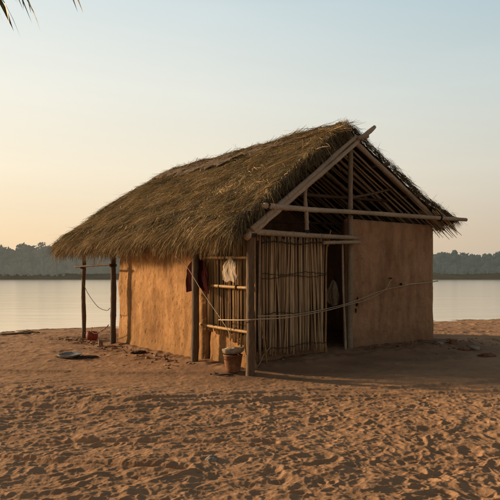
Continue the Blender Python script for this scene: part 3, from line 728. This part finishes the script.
def cover(surf, n, seed, L=(.16, .42), swirl=.5, lift=.09, width=(.006, .014), smax=1., bias=1., tint0=.35, droop=.12, smin=0., ang0=0.):
    rg = np.random.default_rng(seed)
    s = smin+(smax-smin)*rg.uniform(0, 1, n)**bias; t = rg.uniform(0, 1, n)
    u, v, z = surf(s, t); e = .004
    u2, v2, z2 = surf(s+e, t); u3, v3, z3 = surf(s, t+e)
    P = np.array(W(u, v, z-.015)).T; D1 = np.array(W(u2, v2, z2-.015)).T-P; D2 = np.array(W(u3, v3, z3-.015)).T-P
    D1 /= np.linalg.norm(D1, axis=1)[:, None]; D2 /= np.linalg.norm(D2, axis=1)[:, None]
    Nn = np.cross(D1, D2); Nn *= np.sign(Nn[:, 2])[:, None]; Nn /= np.linalg.norm(Nn, axis=1)[:, None]
    ang = ang0*np.sign(rg.uniform(-1, 1, n))+(ang0 != 0)*(ang0 < 0)*0+swirl*(1.5*vnoise(v*1.8, s*5, seed+1)+rg.normal(size=n)*.55)
    D = D1*np.cos(ang)[:, None]+D2*np.sin(ang)[:, None]+Nn*(lift*np.abs(rg.normal(size=n)))[:, None]
    Ln = rg.uniform(L[0], L[1], n)*(1+.4*vnoise(v*3, s*8, seed+2))
    P += Nn*(rg.uniform(-.03, .04, n)+.045*vnoise(v*3.2, s*9, seed+3))[:, None]
    V, F, k2 = ribbons(P, D, Ln, rg.uniform(width[0], width[1], n), droop, rg)
    tn = np.clip(tint0+.28*vnoise(v*2.6, s*7, seed+4)+.16*vnoise(v*8, s*16, seed+6)+rg.normal(size=n)*.17+.10*rg.uniform(0, 1, n)**6, 0, 1)
    tv = np.repeat(tn, k2).reshape(n, k2); tv = tv+np.linspace(-.06, .1, k2)[None, :]
    return V, F, np.clip(tv, 0, 1).ravel()
def merge(*parts):
    Vs, Fs, Ts, o = [], [], [], 0
    for V, F, T in parts: Vs.append(V); Fs.append(F+o); Ts.append(T); o += len(V)
    return np.vstack(Vs), np.vstack(Fs), np.concatenate(Ts)
def edge_blades(line, n, D0, spread, L, width, seed, tint0, droop=.2, jit=.03):
    """blades sprouting from a line of plan points in the mean direction D0 (plan)"""
    rg = np.random.default_rng(seed); q = rg.uniform(0, 1, n)
    u, v, z = line(q)
    P = np.array(W(u, v, z)).T+rg.normal(size=(n, 3))*jit
    d0 = np.array([UX*D0[0]+VX*D0[1], UY*D0[0]+VY*D0[1], D0[2]])
    cl_ = vnoise(q*30, q*0+seed, seed); cl2 = vnoise(q*75, q*0+seed+4, seed+1)
    D = d0[None, :]+rg.normal(size=(n, 3))*spread+np.stack([cl_*.45*VX+cl2*.3, cl_*.45*VY, cl2*0], 1)
    Ln = rg.uniform(L[0], L[1], n)*(1+.5*cl_+.45*cl2)
    V, F, k2 = ribbons(P, D, Ln, rg.uniform(width[0], width[1], n), droop, rg, 3, .1)
    tn = np.clip(tint0+.2*cl_+rg.normal(size=n)*.2, 0, 1)
    return V, F, np.clip(np.repeat(tn, k2), 0, 1)

th = empty('thatch_roof', W(2.2, 2.5, 1.5)); th['_base'] = tuple(W(2.2, 2.5, 1.5)); child_empty(th, hut)
V, F = slab('x', left_surf, .13, None, 60, 120); V2, F2 = slab('x', right_surf, .13, None, 50, 110, under=lambda u: 2.835-.56*(u-2.2))
finish('underlay', np.vstack([V, V2]), np.vstack([F, F2+len(V)]), M['under'], th)
left = merge(cover(left_surf, 64000, 101, tint0=.42, smax=.99, swirl=.75, width=(.004, .010)),
             cover(left_surf, 9000, 102, L=(.2, .6), swirl=.9, lift=.16, width=(.004, .009), tint0=.55, smax=.97, droop=.25),
             cover(left_surf, 2600, 103, L=(.10, .24), swirl=1.6, lift=.55, width=(.004, .009), tint0=.6, droop=.5))
finish('thatch', *left[:2], M['thatch'], th, smooth=False, tint=left[2])
right = merge(cover(right_surf, 15000, 111, tint0=.35), cover(right_surf, 200, 113, L=(.12, .3), swirl=1., lift=.5, width=(.004, .008), tint0=.5, droop=.5))
finish('thatch', *right[:2], M['rthatch'], th, smooth=False, tint=right[2])
# eave fringe and shaggy verges
lf = lambda q: left_surf(np.full_like(q, .975), q); 
def l_in(o, dz): return lambda q: (left_surf(np.full_like(q, o), q)[0], left_surf(np.full_like(q, o), q)[1], left_surf(np.full_like(q, o), q)[2]+dz)
def verge(surf, tt, dz, s0=0., s1=1.): return lambda q: tuple(c+(dz if k == 2 else 0) for k, c in enumerate(surf(s0+(s1-s0)*q, np.full_like(q, tt))))
fr = merge(edge_blades(l_in(.93, 0.0), 4200, (-.75, 0, -.9), .27, (.20, .46), (.007, .017), 121, .55),
           edge_blades(l_in(.975, -.03), 5200, (-.35, 0, -1.), .20, (.14, .36), (.005, .012), 122, .6),
           edge_blades(l_in(.97, -.10), 3800, (-.05, 0, -1.), .22, (.12, .30), (.005, .012), 123, .4),
           edge_blades(l_in(.95, -.05), 620, (-.3, 0, -1.), .35, (.30, .52), (.004, .010), 124, .8, .1))
finish('eave_fringe', *fr[:2], M['fringe'], th, smooth=False, tint=fr[2])
vg = merge(edge_blades(verge(left_surf, .0, -.03), 3000, (-.6, -.42, -.6), .26, (.10, .28), (.004, .010), 131, .4),
           edge_blades(verge(left_surf, .0, -.09), 1500, (-.3, -.35, -.9), .30, (.08, .24), (.005, .011), 132, .25),
           edge_blades(verge(left_surf, .01, 0, 0, .35), 200, (-.1, -.6, -1.0), .35, (.25, .5), (.004, .008), 136, .8, .2),
           edge_blades(verge(left_surf, 1., -.03), 2600, (-.5, .55, -.45), .28, (.12, .30), (.005, .012), 133, .4),
           edge_blades(verge(left_surf, 1., -.09), 1200, (-.2, .3, -.9), .25, (.10, .24), (.005, .012), 134, .4),
           edge_blades(verge(right_surf, 0., -.02), 1800, (.55, -.14, -.38), .11, (.10, .26), (.004, .009), 137, .4),
           edge_blades(verge(right_surf, 0., .01), 70, (.4, -.2, .2), .30, (.08, .2), (.003, .006), 138, .5),
           edge_blades(lambda q: right_surf(np.full_like(q, .97), q), 2600, (.95, 0, -.75), .14, (.12, .36), (.007, .016), 141, .3, .05),
           edge_blades(lambda q: tuple(c+(-.06 if k == 2 else 0) for k, c in enumerate(right_surf(np.full_like(q, .96), q))), 2200, (.75, -.05, -.95), .22, (.10, .28), (.006, .014), 142, .35, .1),
           edge_blades(lambda q: tuple(c+(.0 if k == 2 else 0) for k, c in enumerate(right_surf(.0*q, q*.03))), 110, (.1, -.2, .2), .8, (.05, .15), (.003, .006), 143, .55, .2))
finish('verge_thatch', *vg[:2], M['rthatch'], th, smooth=False, tint=vg[2])
# stiff stalks under the right eave, showing at the front
mb = MB(); rn = random.Random(23)
for k in range(64):
    v = .56+rn.uniform(0, 1)**1.5*1.6; z0 = roofunder(3.7)+.05; l = rn.uniform(.42, .62)
    a = W(3.7, v, z0+rn.uniform(-.03, .02)); bb = W(3.7+l, v+rn.uniform(-.06, .03), z0-.62*l+rn.uniform(-.06, .02))
    tube(mb, wob(a, bb, 4, .006, k), [.012, .012, .011, .009, .004], 5, rn.uniform(.2, .8))
build('eave_stalks', mb, M['slat'], th)

# ridge matting, two overlapping sheets
for k, (t0, t1, w0, w1, lift) in enumerate([(.03, .60, .10, .30, .030), (.42, 1.0, .30, .24, .045)]):
    nu_, nv_ = 26, 150; tt = np.linspace(t0, t1, nv_); q = np.linspace(-1, 1, nu_); QQ, TT = np.meshgrid(q, tt)
    wl = np.interp(TT, [t0, t1], [w0, w1])*(1+.25*vnoise(TT*14, TT*0+k, 80+k)+.12*vnoise(TT*45, TT*0+k, 82+k))
    s = np.abs(QQ)*wl/np.where(QQ < 0, 1., 1.2)
    uL, vL, zL = left_surf(s, TT); uR, vR, zR = right_surf(s, TT)
    f = QQ < 0; u = np.where(f, uL, uR); v = np.where(f, vL, vR); z = np.where(f, zL, zR)
    z = z+lift-.015*(s < .04)+.018*vnoise(v*2.5, QQ*2.5, 85+k)+.010*vnoise(v*8, QQ*5, 86)+.008*np.sin(QQ*17+v*2)
    A = np.array(W(u.ravel(), v.ravel(), z.ravel())).T; Bm = A.copy(); Bm[:, 2] -= .02
    i = np.arange(nv_-1)[:, None]*nu_+np.arange(nu_-1)[None, :]; f1 = np.stack([i, i+1, i+nu_+1, i+nu_], -1).reshape(-1, 4); o = nu_*nv_
    r = [(a_, a_+1, a_+1+o, a_+o) for a_ in list(range(nu_-1))+[(nv_-1)*nu_+j for j in range(nu_-1)]]
    r += [(a_*nu_+e, (a_+1)*nu_+e, (a_+1)*nu_+e+o, a_*nu_+e+o) for a_ in range(nv_-1) for e in (0, nu_-1)]
    finish('ridge_mat', np.vstack([A, Bm]), np.vstack([f1, f1[:, ::-1]+o, np.array(r)]), M['mat'], th)
mf = merge(cover(left_surf, 5200, 155, L=(.2, .6), swirl=.12, lift=.0, width=(.006, .016), tint0=.42, smax=.15, ang0=1.5, droop=.06),
           cover(right_surf, 700, 156, L=(.2, .5), swirl=.16, lift=.01, width=(.006, .014), tint0=.45, smax=.1, ang0=1.5, droop=.0))
mf[0][:, 2] += .045
finish('ridge_straw', *mf[:2], M['rthatch'], th, smooth=False, tint=mf[2])
rs = merge(cover(left_surf, 1100, 151, L=(.08, .25), swirl=2.2, lift=.15, width=(.004, .008), tint0=.55, smax=.28),
           edge_blades(lambda q: tuple(c+(.03 if k == 2 else 0) for k, c in enumerate(left_surf(.01+q*0, q))), 170, (0, 0, .7), .9, (.05, .16), (.004, .008), 152, .35, .2))
finish('ridge_straw', *rs[:2], M['fringe'], th, smooth=False, tint=rs[2])

# things fixed to the gable wall
post('peg', W(3.01, .86, .965), W(3.0, .79, .97), .014, 200, 'post', tint=.1, n=7)
post('rod', W(3.28, .80, .875), W(4.02, .79, .925), (.013, .011), 201, 'greypole', tint=.9, n=7)
mb = MB()
for k, (u, z0, sx, sz) in enumerate([(2.37, .70, .018, .04), (2.36, .62, .024, .035), (2.34, .54, .016, .045), (3.24, .885, .03, .02)]):
    mb = MB(); rock(mb, W(u, .835, z0), sx*S*.6, .010, sz*S*.6, k, .2, 14, 9, 0, 0, .9); build('broken_patch', mb, M['binding'], hut)

# ------------------------------------------------------------------ laundry and ropes
def cloth(name, label, cat, pu, vrange, ztop, zbot, mat, seed, pinch, hem, nv=44, nz=50):
    s = np.linspace(-1, 1, nv); q = np.linspace(0, 1, nz); SS, QQ = np.meshgrid(s, q)
    wdt = np.interp(QQ, *pinch); vc = (vrange[0]+vrange[1])/2; hw = (vrange[1]-vrange[0])/2
    v = vc+SS*hw*wdt+.012*vnoise(QQ*4, SS*0+seed, seed)
    fold = .006*np.sin(SS*4+QQ*2+seed)*(.3+.7*QQ)+.022*vnoise(SS*1.6+QQ*.8, QQ*1.3, seed+1)+.007*(1-np.abs(vnoise(SS*2.6-QQ*1.2, QQ*1.4+SS*.5, seed+2)))**3
    zt = ztop-.05*np.abs(SS)**1.5*(1-QQ); z = zt-(ztop-np.interp(SS, *hem)*(ztop-zbot)*0-zbot)*QQ*np.interp(SS, *hem)
    u = pu+fold-.018*np.sin(QQ*math.pi)
    A = np.array(W(u.ravel(), v.ravel(), z.ravel())).T; n_ = np.array([-UX, -UY, 0])*.006; Bm = A+n_
    i = np.arange(nz-1)[:, None]*nv+np.arange(nv-1)[None, :]; f1 = np.stack([i, i+1, i+nv+1, i+nv], -1).reshape(-1, 4); o = nv*nz
    r = [(a_, a_+1, a_+1+o, a_+o) for a_ in list(range(nv-1))+[(nz-1)*nv+j for j in range(nv-1)]]
    r += [(a_*nv+e, (a_+1)*nv+e, (a_+1)*nv+e+o, a_*nv+e+o) for a_ in range(nz-1) for e in (0, nv-1)]
    base = W(pu, vc, zbot)
    ob = finish(name, np.vstack([A, Bm]), np.vstack([f1, f1[:, ::-1]+o, np.array(r)]), mat, base=base)
    return tag(ob, label, cat)
cloth('white_cloth', 'crumpled off-white cloth hanging from the top rail of the bamboo lattice', 'cloth', -.005, (.21, .48), 1.205, .935, M['whitecloth'], 3,
      ([0, .1, .35, .7, 1], [.38, .66, .88, 1., .92]), ([-1, -.5, .0, .5, 1], [.86, 1.03, .93, 1.02, .9]))
cloth('red_garment', 'dark red garment hanging behind the second post of the side wall', 'clothing', .0, (.76, 1.25), 1.20, .80, M['redcloth'], 8,
      ([0, .2, .5, 1], [.72, .85, .9, 1.]), ([-1, -.4, 0, .5, 1], [1., .9, .75, .92, .97]))
cloth('pale_sack', 'pale cloth bundle hanging in the dark doorway', 'cloth', 2.25, (1.05, 1.30), .96, .58, M['whitecloth'], 5,
      ([0, .2, .6, 1], [.3, .6, 1, .8]), ([-1, 0, 1], [.9, 1, .85]))
def rope(name, label, pts, r, mat='rope', n=8, tint=.6, fl=0.):
    P = curve(pts, n); P = [p+Vector((0, 0, fl*math.sin(i*1.7))) for i, p in enumerate(P)]
    mb = MB(); tube(mb, P, r, 6, tint, .15); o = build(name, mb, M[mat], base=tuple(Vector(pts[0]))); return tag(o, label, 'rope')
rope('clothesline', 'pale rope strung from the lattice round the corner post to the gable wall peg',
     [W(.02, .60, .53), W(-.075, .22, .555), W(-.07, -.04, .57), W(.05, -.075, .575), W(.6, .12, .56), W(1.5, .5, .585), W(2.0, .66, .63), W(2.45, .76, .68), W(2.85, .80, .80), W(3.0, .80, .95)], .0085)
rope('clothesline', 'upper pale rope from the front corner post to the rod on the gable wall',
     [W(.04, -.078, .605), W(.7, .16, .585), W(1.5, .48, .61), W(2.2, .73, .67), W(2.8, .79, .80), W(3.35, .80, .872)], .0075)
rope('rope', 'thin pale rope slanting down across the second post to the bottom rail of the lattice', [W(-.22, 1.12, 1.22), W(-.13, 1.02, 1.10), W(-.07, .78, .82), W(.0, .42, .46), W(-.01, .35, .36), W(.01, .36, .24), W(-.02, .33, .17)], .006)
rope('cord', 'dark cord drooping between the two rear veranda posts', [W(-.06, 4.55, 1.06), W(-.06, 4.3, .78), W(-.06, 3.85, .55), W(-.06, 3.5, .50), W(-.07, 3.33, .54)], .007, 'cord')
rope('cord', 'short twisted cord slanting from the second rear post towards the red pot', [W(-.09, 3.33, .30), W(-.1, 3.5, .22), W(-.1, 3.8, .14), W(-.05, 4.08, .14)], .009, 'cord', fl=.006)
gx, gy = -.22, 6.02
gp = [(-.37, 6.10), (-.35, 6.02), (-.37, 5.96), (-.30, 5.90), (-.22, 5.90), (-.17, 5.95), (-.20, 5.99), (-.27, 5.96), (-.33, 6.01), (-.40, 5.98)]
rope('cord', 'loose loop of dark cord lying on the sand left of the front corner post', [(x*S, y*S, hz(x*S, y*S)+.012) for x, y in gp], .009, 'cord')

# ------------------------------------------------------------------ small things on the sand
def at(px, py, dz=0.):
    Y = 600*S/(py-276); X = (px-250)/600*Y; return X, Y, hz(X, Y)+dz
# bucket beside the corner post and the bundle on it
bx, by, _ = W(-.055, .22, 0); bz = hz(bx, by)-.01
t = empty('bucket', (bx, by, bz)); tag(t, 'terracotta coloured bucket standing behind the front corner post', 'bucket')
mb = MB(); lathe(mb, [(r_*1.16, z_*1.2) for r_, z_ in [(.085, 0), (.092, .01), (.098, .03), (.112, .12), (.122, .20), (.128, .205), (.129, .222), (.121, .226), (.115, .2), (.09, .03), (.01, .02)]], (bx, by, bz), 36, .5, .03)
build('body', mb, M['terracotta'], t)
mb = MB(); tube(mb, curve([(bx+.15*math.cos(a), by+.15*math.sin(a), bz+.25-.05*math.sin((a-2.6)/(4.9-2.6)*math.pi)) for a in np.linspace(2.6, 4.9, 6)], 4), .004, 6, .4); build('handle', mb, M['binding'], t)
mb = MB(); lathe(mb, [(r_*1.16, z_*1.25) for r_, z_ in [(.05, .215), (.10, .222), (.133, .245), (.145, .285), (.139, .292), (.11, .28), (.04, .262), (.005, .26)]], (bx, by, bz), 36, .5, .10, (.08, -.06))
o = build('shallow_bowl', mb, M['rag'], base=(bx, by, bz+.21)); tag(o, 'pale shallow bowl set on top of the terracotta bucket', 'bowl')
mb = MB(); rock(mb, (bx+.0, by+.0, bz+.352), .11, .10, .024, 4, .5, 22, 12, 0, 0, .6)
o = build('crumpled_rag', mb, M['whitecloth'], base=(bx, by, bz+.34)); tag(o, 'crumpled pale rag lying in the bowl on the bucket', 'cloth')

x, y, z = at(92, 340.5)
t = empty('pot', (x, y, z)); tag(t, 'squat red pot on the sand between the two rear posts', 'pot')
mb = MB(); lathe(mb, [(.09, 0), (.125, .02), (.138, .08), (.136, .15), (.12, .185), (.125, .20), (.118, .202), (.108, .18), (.12, .08), (.01, .03)], (x, y, z-.005), 30, .5, .03); build('body', mb, M['redplastic'], t)
for s in (-1, 1):
    mb = MB(); tube(mb, curve([(x+s*.12, y-.03, z+.16), (x+s*.155, y-.03, z+.165), (x+s*.155, y+.03, z+.165), (x+s*.12, y+.03, z+.16)], 4), .008, 6); build('handle', mb, M['redplastic'], t)
mb = MB(); tube(mb, [(x+.0, y, z+.03), (x-.02, y-.02, z+.20), (x+.015, y-.03, z+.30)], [.009, .009, .012], 7, .8)
tag(build('ladle', mb, M['greypole'], base=(x, y, z+.05)), 'wooden ladle handle sticking up out of the red pot', 'ladle')
x, y, z = at(100.5, 347.5)
mb = MB(); lathe(mb, [(.045, 0), (.05, .006), (.048, .02), (.05, .05), (.048, .10), (.05, .13), (.052, .136), (.046, .137), (.043, .03), (.005, .02)], (x, y, z-.004), 22, .5, .02)
tag(build('tin_can', mb, M['tin'], base=(x, y, z)), 'small tan tin can standing just left of the second rear post', 'can')
x, y, z = at(70, 358)
mb = MB(); lathe(mb, [(.13, 0), (.17, .012), (.20, .04), (.215, .052), (.21, .058), (.17, .03), (.12, .018), (.01, .016)], (x, y, z+.02), 36, .5, .06, (.03, .07))
tag(build('dish', mb, M['enamel'], base=(x, y, z)), 'wide shallow grey dish lying on the sand left of the hut', 'dish')
mb = MB(); rock(mb, (x+.20, y-.02, z+.012), .26, .13, .026, 5, .5, 26, 12, .3, .1, .8)
tag(build('dark_rag', mb, M['darkrag'], base=(x+.2, y, z)), 'flat dark rag lying under the edge of the grey dish', 'cloth')
mb = MB(); tube(mb, wob((x-.32, y+.05, z+.03), (x+.1, y-.16, z+.02), 6, .02, 3), [.012]*7, 6, .5, .2)
tag(build('stick', mb, M['post'], base=(x-.1, y, z)), 'dark stick lying in front of the grey dish', 'stick')
x, y, z = at(140, 355)
mb = MB()
for k in range(5): rock(mb, (x+random.uniform(-.12, .13), y+random.uniform(-.05, .05), z+.012), random.uniform(.05, .10), .07, random.uniform(.02, .04), 30+k, .5, 20, 12, .2, 0, .9)
tag(build('rag_heap', mb, M['darkrag'], base=(x, y, z)), 'ragged dark heap of cloth at the foot of the ochre side wall', 'cloth')
for nm, px, py, sx, sz, mt, lb in [('stone', 156, 358, .05, .03, 'stone', 'small pale stone on the sand right of the ragged dark heap'), ('stone', 212, 466, .055, .022, 'stone', 'flat pale stone half buried in the rough foreground sand'),
                            ('stone', 440, 349, .075, .06, 'stone', 'pale whitish stone at the foot of the gable wall, left of the brick'), ('stone', 463, 351, .13, .035, 'brick', 'low flat reddish clod on the sand just right of the brick'),
                            ('stone', 472, 350, .16, .06, 'stone', 'broad whitish rubble lump right of the brick'), ('stone', 487, 356, .13, .04, 'brick', 'dark reddish slab of rubble nearest the right edge'),
                            ('stone', 283, 363.5, .025, .014, 'stone', 'tiny pale pebble in the shade before the bamboo door')]:
    x, y, z = at(px, py); mb = MB(); rock(mb, (x, y, z+sz*.25), sx, sx*.8, sz, int(px), .5, 24, 14, .25, px, .55)
    tag(build(nm, mb, M[mt], base=(x, y, z)), lb, 'stone')
x, y, z = at(453, 347.5); mb = MB(); rock(mb, (x, y, z+.04), .085, .055, .055, 9, .5, 36, 24, .93, .35, .05)
tag(build('brick', mb, M['brick'], base=(x, y, z)), 'single worn brick standing on the sand beside the gable wall', 'brick')
for k, (px, py, L, lb) in enumerate([(15, 334, .9, 'long grey driftwood branch on the beach at the left edge'), (30, 332.5, .6, 'shorter dark driftwood piece right of the long grey branch'), (71, 341, .35, 'short dark plank beside the outermost rear post')]):
    x, y, z = at(px, py); mb = MB(); tube(mb, wob((x-L/2, y+.12, z+.02), (x+L/2, y-.1, z+.04), 8, .05, k), [.03, .035, .03, .03, .028, .025, .022, .02, .012], 8, .3+.2*k, .25)
    if k == 0: tube(mb, wob((x, y, z+.02), (x+.3, y+.25, z+.10), 4, .03, 7), [.02, .016, .012, .01, .006], 6, .3, .2)
    tag(build('driftwood' if k < 2 else 'plank', mb, M['post'], base=(x, y, z)), lb, 'driftwood' if k < 2 else 'plank')
# litter of clods and twigs along the walls
mb = MB(); rn = random.Random(77)
for k in range(420):
    if rn.random() < .6: u = rn.gauss(-.12, .16); v = rn.uniform(.9, 5)
    else: u = rn.uniform(2.3, 5.2); v = rn.gauss(.62, .25)
    if u > 0 and u < 4 and v > .78: continue
    if u > -.04 and v > 1.02 and u < 1: continue
    x, y, _ = W(u, v, 0); s = rn.uniform(.008, .03)*(1 if rn.random() < .9 else 1.8)
    if rn.random() < .72: rock(mb, (x, y, hz(x, y)+s*.2), s*rn.uniform(.8, 1.5), s, s*.65, k, rn.random(), 7, 5, .2, rn.uniform(0, 3), .5)
    else:
        a = rn.uniform(0, 3.1); l = rn.uniform(.05, .2); zz = hz(x, y)+.01
        tube(mb, [(x-l*math.cos(a), y-l*math.sin(a), zz), (x, y, zz+.006), (x+l*math.cos(a), y+l*math.sin(a), zz)], .004, 5, rn.random())
m, nt, b = newmat('earth_clods'); nt.links.new(ramp(nt, attr(nt), [(0, (.09, .055, .034)), (1, (.34, .21, .125))]), b.inputs['Base Color']); b.inputs['Roughness'].default_value = .95
tag(build('clods', mb, m, base=(W(0, 2, 0))), 'scatter of small clods and twigs along the foot of the walls', 'debris', kind='stuff')

# ------------------------------------------------------------------ palm at the left, its frond tips hang into the picture
def leafmat(name, c0, c1):
    m, nt, b = newmat(name); nt.links.new(ramp(nt, attr(nt), [(0, c0), (1, c1)]), b.inputs['Base Color']); b.inputs['Roughness'].default_value = .5; return m
M['palm'] = leafmat('palm_leaf', (.06, .075, .022), (.20, .19, .06)); M['bark'] = fibre('palm_bark', (.05, .04, .03), (.11, .09, .065), (.18, .14, .10), stretch=(3, 3, 8))
P0 = Vector((-4.4, 4.3, hz(-4.4, 4.3)))
pt = empty('palm_tree', P0); tag(pt, 'palm whose drooping leaf tips hang into the top left corner', 'palm tree')
mb = MB(); tk = [P0+Vector((.25*(k/12)**2, 0, 4.45*k/12)) for k in range(-1, 13)]
tube(mb, tk, [.17*(1.08 if k % 2 else .94)*(1-.02*k) for k in range(14)], 12, .5, .1); build('trunk', mb, M['bark'], pt)
head = tk[-1]; rn = random.Random(4)
def frond(tip, arch, ll=.42):
    mb = MB(); a = head.copy(); mid = a.lerp(tip, .5)+Vector((0, 0, arch)); C = []
    for k in range(25):
        t = k/24; C.append(a*(1-t)**2+mid*2*t*(1-t)+tip*t*t)
    tube(mb, C, [.022*(1-.85*k/24) for k in range(25)], 6, .6)
    for k in range(3, 25):
        for s in (-1, 1):
            for j in (0, .5):
                if k == 24 and j: continue
                c = C[k].lerp(C[min(k+1, 24)], j); d = (C[min(k+1, 24)]-C[k-1]).normalized(); sd_ = d.cross(Vector((0, 0, 1))).normalized()*s
                L = ll*(.65+.5*math.sin(math.pi*k/26))*rn.uniform(.8, 1.15)
                dd = (d*.75+sd_*rn.uniform(.35, .8)+Vector((0, 0, -.30-rn.uniform(0, .4)))).normalized()
                w = dd.cross(Vector((rn.uniform(-1, 1), rn.uniform(-1, 1), .6))).normalized()*.0125
                p1 = c+dd*L*.5; p2 = c+dd*L+Vector((0, 0, -.12*L)); tn = rn.random()
                mb.add([c-w*.5, c+w*.5, p1+w, p1-w, p2], [(0, 1, 2, 3), (3, 2, 4)], tn)
    build('frond', mb, M['palm'], pt, smooth=False)
frond(Vector((-1.62, 4.35, 3.53)), 1.1, .33)
frond(Vector((-1.84, 4.5, 3.55)), 1.0, .33)
frond(Vector((-1.32, 4.40, 3.66)), 1.2, .27)
for k in range(11):
    a = .9+k*.47
    if math.cos(a) > .35: continue
    frond(head+Vector((math.cos(a)*2.4, math.sin(a)*2.4, rn.uniform(-1.2, .2))), rn.uniform(.7, 1.2))

for o in list(bpy.data.objects):
    if '_base' in o: del o['_base']
